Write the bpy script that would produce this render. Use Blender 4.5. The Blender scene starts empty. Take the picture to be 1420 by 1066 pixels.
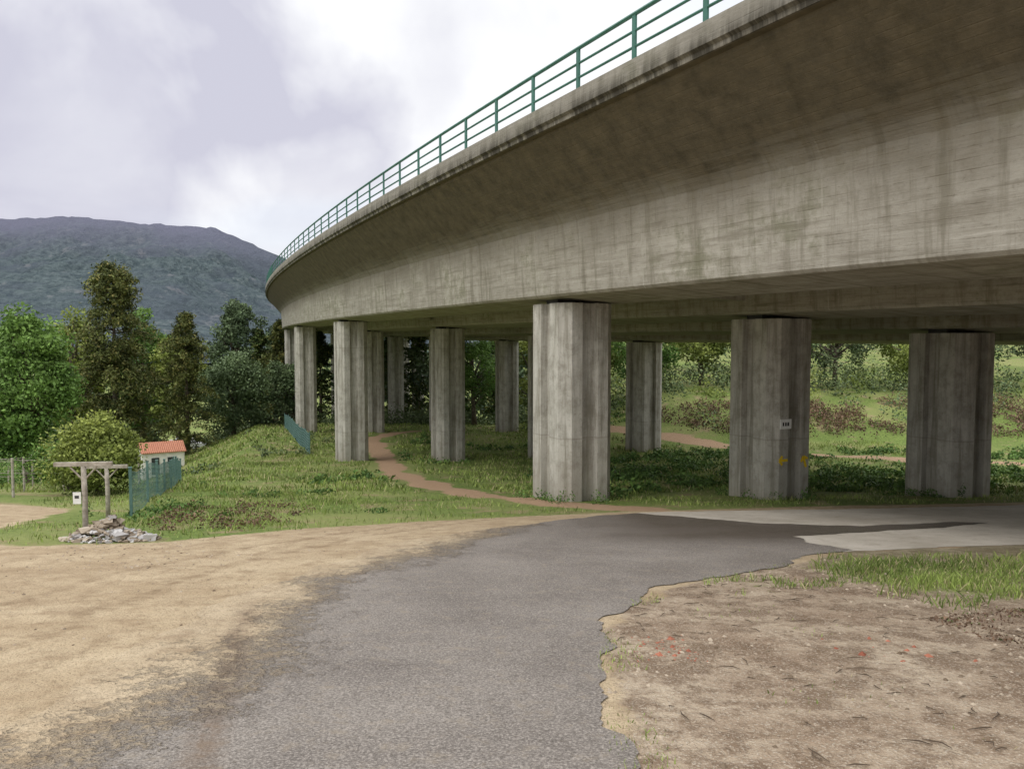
import bpy, bmesh, math, random
import numpy as np
from mathutils import Vector, Matrix
random.seed(7); rng=np.random.default_rng(11)
scene=bpy.context.scene
R=math.radians

# ------------------------------------------------------------------ helpers
def link(o,parent=None):
    scene.collection.objects.link(o)
    if parent: o.parent=parent
    return o
def empty(name,loc=(0,0,0)):
    e=bpy.data.objects.new(name,None); e.location=loc; e.empty_display_size=.3
    return link(e)
def mesh_obj(name,verts,faces,mats,parent=None,smooth=False,midx=None):
    me=bpy.data.meshes.new(name); me.from_pydata([tuple(v) for v in verts],[],faces)
    for m in (mats if isinstance(mats,(list,tuple)) else [mats]): me.materials.append(m)
    if midx is not None: me.polygons.foreach_set('material_index',midx)
    if smooth: me.polygons.foreach_set('use_smooth',[True]*len(me.polygons))
    me.update()
    return link(bpy.data.objects.new(name,me),parent)
def smooth(v,a,b):
    t=np.clip((np.asarray(v,float)-a)/(b-a),0,1); return t*t*(3-2*t)
class Geo:
    def __init__(s): s.v=[];s.f=[];s.m=[]
    def add(s,v,f,m=0):
        o=len(s.v); s.v+= [tuple(p) for p in v]; s.f+=[tuple(i+o for i in q) for q in f]; s.m+=[m]*len(f)
    def box(s,c,size,rot=0,m=0,tilt=None):
        hx,hy,hz=[d/2 for d in size]; M=Matrix.Rotation(rot,3,'Z')
        if tilt: M=M@tilt
        v=[Vector(c)+M@Vector((x*hx,y*hy,z*hz)) for z in(-1,1) for x,y in((-1,-1),(1,-1),(1,1),(-1,1))]
        s.add(v,[(3,2,1,0),(4,5,6,7),(0,1,5,4),(1,2,6,5),(2,3,7,6),(3,0,4,7)],m)
    def tube(s,pts,rad,n=7,m=0):
        pts=[Vector(p) for p in pts]; v=[];f=[]
        for i,p in enumerate(pts):
            d=(pts[min(i+1,len(pts)-1)]-pts[max(i-1,0)]).normalized()
            if abs(d.z)<.99:
                a=d.cross(Vector((0,0,1))).normalized()
            else: a=d.cross(Vector((0,1,0))).normalized()
            b=d.cross(a)
            for k in range(n):
                t=2*math.pi*k/n; v.append(p+(a*math.cos(t)+b*math.sin(t))*rad[i])
        for i in range(len(pts)-1):
            for k in range(n):
                k2=(k+1)%n; f.append((i*n+k,i*n+k2,(i+1)*n+k2,(i+1)*n+k))
        f.append(tuple(range(n-1,-1,-1))); f.append(tuple((len(pts)-1)*n+k for k in range(n)))
        s.add(v,f,m)
    def obj(s,name,mats,parent=None,sm=False): return mesh_obj(name,s.v,s.f,mats,parent,sm,s.m)

# ------------------------------------------------------------------ materials
def mat(name,rough=.85,spec=.3):
    m=bpy.data.materials.new(name); m.use_nodes=True; nt=m.node_tree
    b=nt.nodes['Principled BSDF']; b.inputs['Roughness'].default_value=rough
    b.inputs['Specular IOR Level'].default_value=spec
    return m,nt,b
def N(nt,t,**k):
    n=nt.nodes.new(t)
    for a,b in k.items(): setattr(n,a,b)
    return n
def noise(nt,vec,scale,detail=4,rough=.6,dist=0):
    n=N(nt,'ShaderNodeTexNoise'); n.inputs['Scale'].default_value=scale; n.inputs['Detail'].default_value=detail
    n.inputs['Roughness'].default_value=rough; n.inputs['Distortion'].default_value=dist
    if vec is not None: nt.links.new(vec,n.inputs['Vector'])
    return n.outputs['Fac']
def maprange(nt,v,a,b,c=0,d=1):
    n=N(nt,'ShaderNodeMapRange'); nt.links.new(v,n.inputs[0])
    for i,x in enumerate((a,b,c,d)): n.inputs[i+1].default_value=x
    return n.outputs[0]
def math_(nt,op,a,b=None,clamp=False):
    n=N(nt,'ShaderNodeMath',operation=op); n.use_clamp=clamp
    for i,x in enumerate((a,b)):
        if x is None: continue
        if isinstance(x,(int,float)): n.inputs[i].default_value=x
        else: nt.links.new(x,n.inputs[i])
    return n.outputs[0]
def mix(nt,fac,a,b,mode='MIX'):
    n=N(nt,'ShaderNodeMix',data_type='RGBA',blend_type=mode); 
    for i,x in ((0,fac),(6,a),(7,b)):
        if isinstance(x,(int,float)): n.inputs[i].default_value=x
        elif isinstance(x,tuple): n.inputs[i].default_value=(*x,1) if len(x)==3 else x
        else: nt.links.new(x,n.inputs[i])
    return n.outputs[2]
def objco(nt,scale=(1,1,1),kind='Object'):
    t=N(nt,'ShaderNodeTexCoord'); mp=N(nt,'ShaderNodeMapping'); mp.inputs['Scale'].default_value=scale
    nt.links.new(t.outputs[kind],mp.inputs[0]); return mp.outputs[0]
def bump(nt,b,h,strength=.4,dist=.02):
    n=N(nt,'ShaderNodeBump'); n.inputs['Strength'].default_value=strength; n.inputs['Distance'].default_value=dist
    nt.links.new(h,n.inputs['Height']); nt.links.new(n.outputs[0],b.inputs['Normal'])
def simple(name,c1,c2,scale=4,rough=.8,spec=.3,bmp=0,detail=3):
    m,nt,b=mat(name,rough,spec); v=objco(nt); n=noise(nt,v,scale,detail)
    nt.links.new(mix(nt,maprange(nt,n,.35,.65),c1,c2),b.inputs['Base Color'])
    if bmp: bump(nt,b,n,bmp)
    return m
def leafmat(name,dark,light,warm=None,trans=.2):
    m,nt,b=mat(name,.6,.2)
    at=N(nt,'ShaderNodeAttribute',attribute_name='tint')
    col=mix(nt,at.outputs['Fac'],dark,light)
    g=N(nt,'ShaderNodeNewGeometry')
    r=maprange(nt,g.outputs['Random Per Island'],0,1,.6,1.4)
    v=N(nt,'ShaderNodeHueSaturation'); nt.links.new(col,v.inputs['Color']); nt.links.new(r,v.inputs['Value'])
    col=v.outputs[0]
    if warm:
        w=maprange(nt,g.outputs['Random Per Island'],.86,.9); col=mix(nt,w,col,warm)
    nt.links.new(col,b.inputs['Base Color'])
    if trans>0:
        tr=N(nt,'ShaderNodeBsdfTranslucent'); nt.links.new(col,tr.inputs[0])
        ms=N(nt,'ShaderNodeMixShader'); ms.inputs[0].default_value=trans
        nt.links.new(b.outputs[0],ms.inputs[1]); nt.links.new(tr.outputs[0],ms.inputs[2])
        nt.links.new(ms.outputs[0],nt.nodes['Material Output'].inputs[0])
    return m
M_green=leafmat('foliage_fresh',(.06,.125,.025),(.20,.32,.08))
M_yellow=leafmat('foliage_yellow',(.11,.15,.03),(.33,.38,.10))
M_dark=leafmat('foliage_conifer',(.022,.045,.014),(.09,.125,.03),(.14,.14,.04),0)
M_olive=leafmat('foliage_olive',(.05,.075,.035),(.18,.23,.10),None,0)
M_willow=leafmat('foliage_willow',(.07,.11,.05),(.20,.27,.13),None,0)
M_brown=leafmat('bracken',(.085,.05,.035),(.25,.16,.10),(.13,.16,.06),0)
M_ivy=leafmat('ivy',(.035,.08,.02),(.15,.25,.06),None,0)
M_grass=leafmat('grass_blades',(.12,.17,.04),(.31,.39,.10),(.42,.37,.20),0)
M_far=leafmat('foliage_distant',(.045,.075,.038),(.12,.165,.08),None,0)
M_bark=simple('bark',(.05,.04,.03),(.16,.13,.10),6,.9,bmp=.5)

# ------------------------------------------------------------------ terrain function
PROF_Y=[-3000,-30,0,22,34,46,67,90,110,150,400,4000]
PROF_Z=[2.1,2.1,-1.7,-4.494,-6.0,-7.1,-7.9,-9.6,-13,-18,-22,-25]
RP_Y=[-3000,-30,0,22,34,46,50,60,75,120,400,4000]
RP_Z=[2.1,2.1,-1.7,-4.494,-5.9,-6.6,-6.5,-4.2,-3.4,-1.5,3,6]
def wob(x,y,f,p):
    return (np.sin(x*f+p)+np.sin(y*f*1.3+p*2.1)+np.sin((x*.7+y*.6)*f*1.9+p*.7)+np.sin((x*.5-y*.9)*f*2.7+p*3))/4
YB_X=[-60,-13,-10.6,-9.4,-7.9,-5.8,-4.1,-1,2.5,8,13,30,60]
YB_Y=[30,20.5,19,13.6,12.4,12.9,14.7,16.6,18.3,19.9,20.9,24.5,30]
def g(x,y):
    x=np.asarray(x,float); y=np.asarray(y,float)
    L=np.interp(y,PROF_Y,PROF_Z); Rr=np.interp(y,RP_Y,RP_Z)
    q=np.maximum(0,-x-.3*y-2)
    L=L-7*(1-np.exp(-.5*q/7))*smooth(y,25,60)
    w=smooth(x,0,14)*smooth(y,30,50)
    z=L*(1-w)+Rr*w
    z=z+(wob(x,y,1.1,1.)*.05+wob(x,y,.45,4)*.12)*smooth(y-np.interp(x,YB_X,YB_Y),1.0,4)
    return z
PATH=[(3,19.2),(.4,20.8),(-2.85,28.5),(-5.6,37),(-7.1,45),(-9.2,54),(-10.9,60),(-10,66),(-6,73),(0,80)]
PATH2=[(4,60),(9,52.5),(14,48),(22,42),(34,36)]
def pdist(P,x,y):
    d=np.full(np.shape(x),1e9)
    for (a,b),(c,e) in zip(P[:-1],P[1:]):
        vx,vy=c-a,e-b; t=np.clip(((x-a)*vx+(y-b)*vy)/(vx*vx+vy*vy),0,1)
        d=np.minimum(d,np.hypot(x-a-t*vx,y-b-t*vy))
    return d
def pathdist(x,y): return pdist(PATH,x,y)+.35*wob(x,y,.9,1)
def pathdist2(x,y): return pdist(PATH2,x,y)+.3*wob(x,y,.8,2)
def axis(fine_a,fine_b,step,far,neg):
    a=list(np.arange(fine_a,fine_b+1e-6,step)); s=step; v=fine_b
    while v<far: s*=1.16; v+=s; a.append(v)
    s=step; v=fine_a
    while v>neg: s*=1.16; v-=s; a.insert(0,v)
    return np.array(a)
xs=axis(-24,24,.3,5000,-5000); ys=axis(0,56,.3,5200,-600)
XX,YY=np.meshgrid(xs,ys); ZZ=g(XX,YY)
nx,ny=len(xs),len(ys)
V=np.stack([XX.ravel(),YY.ravel(),ZZ.ravel()],1)
ii=np.arange(ny-1)[:,None]*nx+np.arange(nx-1)[None,:]
F=np.stack([ii,ii+1,ii+nx+1,ii+nx],-1).reshape(-1,4)
def np_mesh(name,V,F,mats,tint=None,parent=None,sm=False):
    me=bpy.data.meshes.new(name); k=F.shape[1]
    me.vertices.add(len(V)); me.vertices.foreach_set('co',V.astype(np.float32).ravel())
    me.loops.add(F.size); me.loops.foreach_set('vertex_index',F.astype(np.int32).ravel())
    me.polygons.add(len(F)); me.polygons.foreach_set('loop_start',np.arange(0,F.size,k,dtype=np.int32))
    me.update(calc_edges=True)
    for m in (mats if isinstance(mats,(list,tuple)) else [mats]): me.materials.append(m)
    if tint is not None:
        a=me.attributes.new('tint','FLOAT','POINT'); a.data.foreach_set('value',tint.astype(np.float32))
    me.polygons.foreach_set('use_smooth',np.full(len(F),sm))
    me.validate()
    return link(bpy.data.objects.new(name,me),parent)

def sand_color(nt,co):
    nb=noise(nt,co,.9,4,.65); nff=noise(nt,co,55,2,.7); nl=noise(nt,co,.22,3,.55); nm=noise(nt,co,3.1,5,.72); nf=noise(nt,co,9,4,.7)
    s=mix(nt,maprange(nt,nb,.35,.65),(.44,.335,.215),(.58,.465,.315))
    s=mix(nt,maprange(nt,nm,.46,.64,0,.65),s,(.29,.205,.125))
    s=mix(nt,maprange(nt,nl,.45,.6,0,.4),s,(.37,.275,.175))
    s=mix(nt,maprange(nt,nff,.52,.70,0,.65),s,(.23,.17,.11))
    # wheel ruts running up the verge beside the road
    q=N(nt,'ShaderNodeSeparateXYZ'); nt.links.new(co,q.inputs[0])
    for x0,k in ((4.1,.0),(5.6,-.05)):
        u=math_(nt,'ADD',q.outputs[0],math_(nt,'MULTIPLY',nb,.9)); u=math_(nt,'ADD',u,x0-.45); u=math_(nt,'ADD',u,math_(nt,'MULTIPLY',q.outputs[1],k))
        u=math_(nt,'SUBTRACT',u,math_(nt,'MULTIPLY',math_(nt,'MULTIPLY',math_(nt,'MAXIMUM',math_(nt,'SUBTRACT',q.outputs[1],8),0),math_(nt,'MAXIMUM',math_(nt,'SUBTRACT',q.outputs[1],8),0)),.05))
        f=math_(nt,'MULTIPLY',maprange(nt,math_(nt,'ABSOLUTE',u),.16,.05),maprange(nt,nm,.38,.6,.1,.6)); s=mix(nt,f,s,(.25,.175,.105))
    h=math_(nt,'ADD',nf,math_(nt,'MULTIPLY',nff,.45)); h=math_(nt,'ADD',h,math_(nt,'MULTIPLY',nm,1.5))
    return s,nb,nff,nl,nm,nf,h
mg,nt,b=mat('ground_mat',.95,.15)
at=N(nt,'ShaderNodeAttribute',attribute_name='mask'); sep=N(nt,'ShaderNodeSeparateColor'); nt.links.new(at.outputs['Color'],sep.inputs[0])
co=objco(nt); sand,nb,nff,nl,nm,nf,hh=sand_color(nt,co)
def edge(ch,w=.35):
    s=math_(nt,'ADD',ch,math_(nt,'MULTIPLY',math_(nt,'SUBTRACT',nb,.5),1.1)); s=math_(nt,'ADD',s,math_(nt,'MULTIPLY',math_(nt,'SUBTRACT',nf,.5),.9))
    return maprange(nt,s,.5-w/2,.5+w/2)
dirt=mix(nt,maprange(nt,nb,.35,.65),(.29,.21,.145),(.47,.38,.28))
dirt=mix(nt,maprange(nt,nm,.46,.58,0,.8),dirt,(.17,.115,.075))
dirt=mix(nt,maprange(nt,nf,.5,.66,0,.7),dirt,(.20,.14,.09))
dirt=mix(nt,maprange(nt,nff,.53,.68,0,.75),dirt,(.56,.49,.40))
dirt=mix(nt,maprange(nt,nl,.50,.58,0,.4),dirt,(.20,.20,.10))
grass=mix(nt,maprange(nt,nf,.35,.65),(.09,.135,.035),(.21,.27,.07))
grass=mix(nt,maprange(nt,nl,.42,.6,0,.6),grass,(.28,.29,.11))
grass=mix(nt,maprange(nt,nb,.54,.66,0,.75),grass,(.31,.235,.14))
pathc=mix(nt,nf,(.34,.22,.14),(.48,.33,.21))
c=mix(nt,edge(sep.outputs[1]),sand,dirt)
c=mix(nt,edge(sep.outputs[0],.25),c,grass)
c=mix(nt,edge(sep.outputs[2],.3),c,pathc)
nt.links.new(c,b.inputs['Base Color']); bump(nt,b,hh,1.0,.045)
ground=np_mesh('ground',V,F,mg,sm=True)
x,y=V[:,0],V[:,1]
yb=np.interp(x,YB_X,YB_Y)
gr=smooth(y-yb,-.5,.5)
LE=np.array([(-3.0,-6),(-3.0,4.5),(-3.0,8),(-2.5,10.1),(-1.8,13),(-.4,14.7),(2.8,17.9),(8,19),(13.2,20.2),(34,25)])
RE=np.array([(.5,-6),(.57,3.9),(.65,5.3),(.8,6.7),(1.05,7.6),(1.93,9.1),(3.86,10.7),(4.9,11.7),(8.3,12.7),(16,15),(34,20)])
def right_of_road(x,y): return (x>.5)&(y<np.interp(x,RE[1:,0],RE[1:,1]))
def patchf(x,y):
    p=np.exp(-(((x-5.6)/1.75)**2+((y-9.6)/1.5)**2)); p=np.maximum(p,.8*np.exp(-(((x-8.6)/2.0)**2+((y-10.6)/1.3)**2)))
    return np.maximum(p,.55*np.exp(-(((x-3.2)/1.1)**2+((y-9.0)/.6)**2)))
ismr=right_of_road(x,y); dm=ismr.astype(float)
gr=np.maximum(gr*(~ismr),patchf(x,y)*ismr*.75)
gr[y<-20]=1
pd=smooth(pathdist(x,y),1.0,.3)*(y>18.5); pd=np.maximum(pd,smooth(pathdist2(x,y),1.1,.4))
mc=ground.data.color_attributes.new('mask','FLOAT_COLOR','POINT')
mc.data.foreach_set('color',np.stack([gr,dm,pd,np.ones_like(gr)],1).astype(np.float32).ravel())

# ------------------------------------------------------------------ road sheets
def plane_z(x,y): return -1.7-.127*y
def poly_sheet(name,pts,off,m,jit=.06,step=.06):
    P=[]; n=len(pts)
    for i in range(n):
        a=Vector(pts[i]).to_2d(); c=Vector(pts[(i+1)%n]).to_2d(); k=max(1,int((c-a).length/step))
        nn=(c-a).normalized(); nn=Vector((-nn.y,nn.x))
        for j in range(k):
            p=a.lerp(c,j/k); q=float(wob(p.x,p.y,2.3,1.3))*jit*1.3+float(wob(p.x,p.y,7,.3))*jit*.55+float(wob(p.x,p.y,23,.9))*jit*.2+random.uniform(-.07,.07)*jit
            P.append(p+nn*q)
    bm=bmesh.new(); vs=[bm.verts.new((p.x,p.y,plane_z(p.x,p.y)+off)) for p in P]
    bm.faces.new(vs); bmesh.ops.triangulate(bm,faces=bm.faces[:]); bm.normal_update()
    for f in bm.faces:
        if f.normal.z<0: f.normal_flip()
    me=bpy.data.meshes.new(name); bm.to_mesh(me); bm.free(); me.materials.append(m)
    return link(bpy.data.objects.new(name,me))
def catmull(P,k=5):
    P=[Vector(p) for p in P]; out=[]
    for i in range(len(P)-1):
        p0=P[max(i-1,0)];p1=P[i];p2=P[i+1];p3=P[min(i+2,len(P)-1)]
        for j in range(k):
            t=j/k; out.append(tuple(.5*((2*p1)+(-p0+p2)*t+(2*p0-5*p1+4*p2-p3)*t*t+(-p0+3*p1-3*p2+p3)*t**3)))
    out.append(tuple(P[-1])); return out
LEs=catmull(LE[:-1]); REs=catmull(RE[:-1])
mr,nt,b=mat('cement_road',.9,.2); co=objco(nt)
n1=noise(nt,co,.7,4,.6); n2=noise(nt,co,25,3,.7); n3=noise(nt,co,3,4,.7)
c=mix(nt,maprange(nt,n1,.35,.65),(.42,.375,.31),(.56,.51,.44)); c=mix(nt,maprange(nt,n2,.55,.75,0,.5),c,(.27,.23,.18)); c=mix(nt,maprange(nt,n3,.52,.66,0,.4),c,(.30,.25,.19))
nt.links.new(c,b.inputs['Base Color']); bump(nt,b,n2,.4,.01)
roadpts=[(p[0],p[1]) for p in LEs if p[0]>-.6 and p[1]>14.5]+[(26,23.2),(26,17.8)]+[(p[0],p[1]) for p in REs[::-1] if p[0]>3.4]
poly_sheet('road',roadpts,.005,mr,.10)
ma,nt,b=mat('asphalt',.8,.35); co=objco(nt)
sc_=sand_color(nt,co); sandc=sc_[0]; sandh=sc_[6]
n1=noise(nt,co,.8,4,.6); n2=noise(nt,co,60,2,.75); n3=noise(nt,co,6,4,.7); n4=noise(nt,co,24,3,.75)
c=mix(nt,maprange(nt,n1,.35,.65),(.15,.128,.112),(.24,.212,.187))
c=mix(nt,maprange(nt,n2,.5,.66,0,.85),c,(.38,.34,.30))
c=mix(nt,maprange(nt,n2,.48,.36,0,.65),c,(.075,.065,.055))
c=mix(nt,maprange(nt,n4,.54,.68,0,.6),c,(.11,.09,.075))
c=mix(nt,maprange(nt,n3,.54,.70,0,.5),c,(.30,.25,.19))
sx=N(nt,'ShaderNodeSeparateXYZ'); nt.links.new(co,sx.inputs[0])
ed=math_(nt,'ADD',sx.outputs[0],math_(nt,'MULTIPLY',math_(nt,'SUBTRACT',n1,.5),2.2)); ed=math_(nt,'ADD',ed,math_(nt,'MULTIPLY',math_(nt,'SUBTRACT',n3,.5),1.7)); ed=math_(nt,'ADD',ed,math_(nt,'MULTIPLY',math_(nt,'SUBTRACT',n4,.5),1.2))
ed=math_(nt,'SUBTRACT',ed,math_(nt,'MULTIPLY',math_(nt,'MAXIMUM',math_(nt,'SUBTRACT',sx.outputs[1],9.5),0),.36))
wet=math_(nt,'ADD',sx.outputs[1],math_(nt,'MULTIPLY',math_(nt,'SUBTRACT',n1,.5),3)); wet=math_(nt,'MULTIPLY',maprange(nt,wet,12.4,13.6,0,.78),maprange(nt,sx.outputs[0],.2,3.0))
c=mix(nt,wet,c,(.085,.066,.05))
tl=math_(nt,'ADD',sx.outputs[0],math_(nt,'MULTIPLY',math_(nt,'SUBTRACT',sx.outputs[1],4),.27)); tl=math_(nt,'ABSOLUTE',math_(nt,'ADD',tl,1.62)); tl=math_(nt,'MULTIPLY',maprange(nt,tl,.16,.03),maprange(nt,n3,.38,.6,.1,.65)); tl=math_(nt,'MULTIPLY',tl,maprange(nt,sx.outputs[1],8.6,7.5))
sf=maprange(nt,ed,-1.7,-2.5)
c=mix(nt,sf,c,sandc)
c=mix(nt,tl,c,(.17,.115,.075))
nt.links.new(c,b.inputs['Base Color'])
ah=math_(nt,'MULTIPLY',math_(nt,'ADD',n2,n4),.22)
bump(nt,b,math_(nt,'ADD',math_(nt,'MULTIPLY',sandh,sf),math_(nt,'MULTIPLY',ah,math_(nt,'SUBTRACT',1.0,sf))),1.0,.045)
nt.links.new(math_(nt,'SUBTRACT',maprange(nt,n1,.4,.6,.7,.92),math_(nt,'MULTIPLY',wet,.35)),b.inputs['Roughness'])
asp=[(p[0],p[1]) for p in LEs if p[0]<3.0]+[(3.6,17.2),(5.0,15.7),(6.8,15.3),(9.0,16.0),(9.6,15.8),(8.4,15.1),(6.4,14.3),(4.9,13.6),(4.9,12.6),(5.2,11.9)]+[(p[0],p[1]) for p in REs[::-1] if p[0]<4.7]
poly_sheet('asphalt_road',asp,.010,ma,.11)

# ------------------------------------------------------------------ viaduct
def concrete(name,use_uv):
    m,nt,b=mat(name,.9,.2)
    if use_uv:
        base=objco(nt,kind='UV'); along=objco(nt,(.45,8,1),'UV'); fine=base; stre=objco(nt,(2.2,.22,1),'UV')
    else:
        base=objco(nt); along=objco(nt,(5,5,.6)); fine=base; stre=objco(nt,(3,3,.18))
    n1=noise(nt,base,.35 if use_uv else .8,4,.65); n2=noise(nt,along,1.0,4,.7); n3=noise(nt,fine,14,3,.7); n4=noise(nt,stre,1.3,4,.7); n5=noise(nt,fine,2.2,5,.72)
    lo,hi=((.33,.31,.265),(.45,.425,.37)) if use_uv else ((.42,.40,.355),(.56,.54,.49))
    c=mix(nt,maprange(nt,n1,.3,.7),lo,hi)
    c=mix(nt,maprange(nt,n5,.46,.64,0,.55),c,(.24,.22,.18))
    c=mix(nt,maprange(nt,n2,.50,.66,0,.6 if use_uv else .35),c,(.18,.16,.125))
    c=mix(nt,maprange(nt,n2,.42,.32,0,.4),c,(.62,.59,.53))
    c=mix(nt,maprange(nt,n4,.51,.64,0,.6),c,(.17,.155,.115))
    c=mix(nt,maprange(nt,n3,.55,.75,0,.4),c,(.15,.13,.10))
    h=math_(nt,'ADD',math_(nt,'MULTIPLY',n3,.4),n2)
    s=N(nt,'ShaderNodeSeparateXYZ'); nt.links.new(base,s.inputs[0])
    if use_uv:
        u,v=s.outputs[0],s.outputs[1]
        c=mix(nt,math_(nt,'MULTIPLY',maprange(nt,n1,.50,.62,0,.45),maprange(nt,n5,.4,.6)),c,(.16,.17,.095))
        bd=math_(nt,'FRACT',math_(nt,'MULTIPLY',v,6.6)); bl=maprange(nt,math_(nt,'ABSOLUTE',math_(nt,'SUBTRACT',bd,.5)),.42,.5)
        bl=math_(nt,'MULTIPLY',bl,maprange(nt,n5,.44,.62,.0,.5))
        c=mix(nt,bl,c,(.15,.13,.10))
        wn=N(nt,'ShaderNodeTexWhiteNoise',noise_dimensions='2D'); cb=N(nt,'ShaderNodeCombineXYZ')
        nt.links.new(math_(nt,'FLOOR',math_(nt,'MULTIPLY',v,6.6)),cb.inputs[0]); nt.links.new(math_(nt,'FLOOR',math_(nt,'MULTIPLY',u,.42)),cb.inputs[1]); nt.links.new(cb.outputs[0],wn.inputs['Vector'])
        c=mix(nt,maprange(nt,wn.outputs['Value'],0,1,0,.18),c,(.19,.17,.13))
        jd=math_(nt,'FRACT',math_(nt,'MULTIPLY',u,1/4.8)); jl=maprange(nt,math_(nt,'ABSOLUTE',math_(nt,'SUBTRACT',jd,.5)),.494,.4985,0,.5)
        jl=math_(nt,'MULTIPLY',jl,maprange(nt,n5,.42,.6))
        c=mix(nt,jl,c,(.50,.48,.42))
        h=math_(nt,'SUBTRACT',h,math_(nt,'MULTIPLY',bl,.8))
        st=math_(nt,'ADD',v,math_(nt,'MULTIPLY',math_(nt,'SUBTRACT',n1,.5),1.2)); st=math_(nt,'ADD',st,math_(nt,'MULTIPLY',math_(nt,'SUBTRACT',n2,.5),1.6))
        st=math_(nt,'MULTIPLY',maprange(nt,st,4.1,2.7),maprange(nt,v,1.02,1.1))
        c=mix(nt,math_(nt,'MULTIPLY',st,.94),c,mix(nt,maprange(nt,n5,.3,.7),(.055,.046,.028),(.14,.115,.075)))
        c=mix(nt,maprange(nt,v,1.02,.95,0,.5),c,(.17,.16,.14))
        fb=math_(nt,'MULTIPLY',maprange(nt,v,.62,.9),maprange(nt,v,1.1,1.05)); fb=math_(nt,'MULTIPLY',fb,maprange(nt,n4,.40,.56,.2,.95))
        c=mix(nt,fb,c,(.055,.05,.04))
    else:
        z=s.outputs[2]
        jd=math_(nt,'FRACT',math_(nt,'MULTIPLY',z,1/4.8)); jl=maprange(nt,math_(nt,'ABSOLUTE',math_(nt,'SUBTRACT',jd,.5)),.006,.002,0,.35)
        c=mix(nt,jl,c,(.18,.16,.13))
        c=mix(nt,maprange(nt,z,2.42,2.38,0,.12),c,(.30,.27,.20))
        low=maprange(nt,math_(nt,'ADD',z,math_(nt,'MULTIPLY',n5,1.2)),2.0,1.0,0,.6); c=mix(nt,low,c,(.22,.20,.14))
    nt.links.new(c,b.inputs['Base Color']); bump(nt,b,h,.5,.025)
    return m
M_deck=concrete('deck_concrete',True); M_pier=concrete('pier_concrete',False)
M_rail=simple('green_paint',(.03,.12,.09),(.05,.17,.135),3,.5,.4)
M_black=simple('dark_bearing',(.02,.02,.02),(.05,.05,.05),5,.7)

PHI0=R(26.3); K=R(.1365)
def cl(s):
    n=max(2,int(abs(s)/2)+2); x,y=1.65,22.0; ds=s/n
    for i in range(n):
        ph=PHI0-K*(i+.5)*ds; x+=-math.sin(ph)*ds; y+=math.cos(ph)*ds
    return x,y,PHI0-K*s
Z0=1.1; TILT=.07
def deckpt(s,l,z):
    x,y,ph=cl(s); return (x-math.cos(ph)*l, y-math.sin(ph)*l, Z0+z+.001*s+TILT*(l-1.05))
OUT=2.78; TOPZ=3.82
prof=[(OUT-.45,TOPZ+.02),(OUT-.45,TOPZ+.08),(OUT,TOPZ+.05),(OUT+.02,TOPZ-.32),(OUT-.05,TOPZ-.36),(OUT-.06,TOPZ-.44),(OUT-.22,TOPZ-.45),(OUT-.24,TOPZ-.52),(1.3,1.98),(1.18,1.78),(1.08,.06),(1.02,0)]
for k in range(4):
    l=-5.6*k
    if k>0: prof+=[(l+1.15,1.85),(l+1.05,.06),(l+1.0,0)]
    prof+=[(l-1.0,0),(l-1.05,.06)]
    if k<3: prof+=[(l-1.15,1.85)]
prof+=[(-18,1.9),(-20,2.9),(-20.1,3.4)]
ss=np.arange(-50,190.1,1.25)
DV=[]
cum=[0]
for a,b2 in zip(prof,prof[1:]+prof[:1]): cum.append(cum[-1]+math.hypot(a[0]-b2[0],a[1]-b2[1]))
npf=len(prof)
for s in ss:
    for (l,z) in prof: DV.append(deckpt(s,l,z))
DF=[];UV=[]
for i in range(len(ss)-1):
    for j in range(npf):
        j2=(j+1)%npf
        DF.append((i*npf+j,(i+1)*npf+j,(i+1)*npf+j2,i*npf+j2))
        UV+= [(ss[i],cum[j]),(ss[i+1],cum[j]),(ss[i+1],cum[j+1]),(ss[i],cum[j+1])]
via=empty('concrete_viaduct')
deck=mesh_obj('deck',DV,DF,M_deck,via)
uvl=deck.data.uv_layers.new(name='uv'); uvl.data.foreach_set('uv',np.array(UV,dtype=np.float32).ravel())
G=Geo(); RH=.9
for s in np.arange(-26,150,1.95):
    x,y,z=deckpt(s,OUT-.18,TOPZ+.06); ph=PHI0-K*s
    G.box((x,y,z+RH/2),(.045,.10,RH),ph); G.box((x,y,z+.012),(.16,.16,.024),ph)
for hgt,rad in ((RH,.04),(RH*.66,.026),(RH*.34,.026)):
    pts=[Vector(deckpt(s,OUT-.18,TOPZ+.06))+Vector((0,0,hgt)) for s in np.arange(-27,150,2.5)]
    G.tube(pts,[rad]*len(pts),6)
G.obj('railing',M_rail,via)
G=Geo()
for s in np.arange(48,120,.22):
    x,y,z=deckpt(s,OUT-.12,TOPZ+.06); G.box((x,y,z+RH/2),(.02,.03,RH),PHI0-K*s)
G.obj('railing_mesh_panels',M_rail,via)

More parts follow.
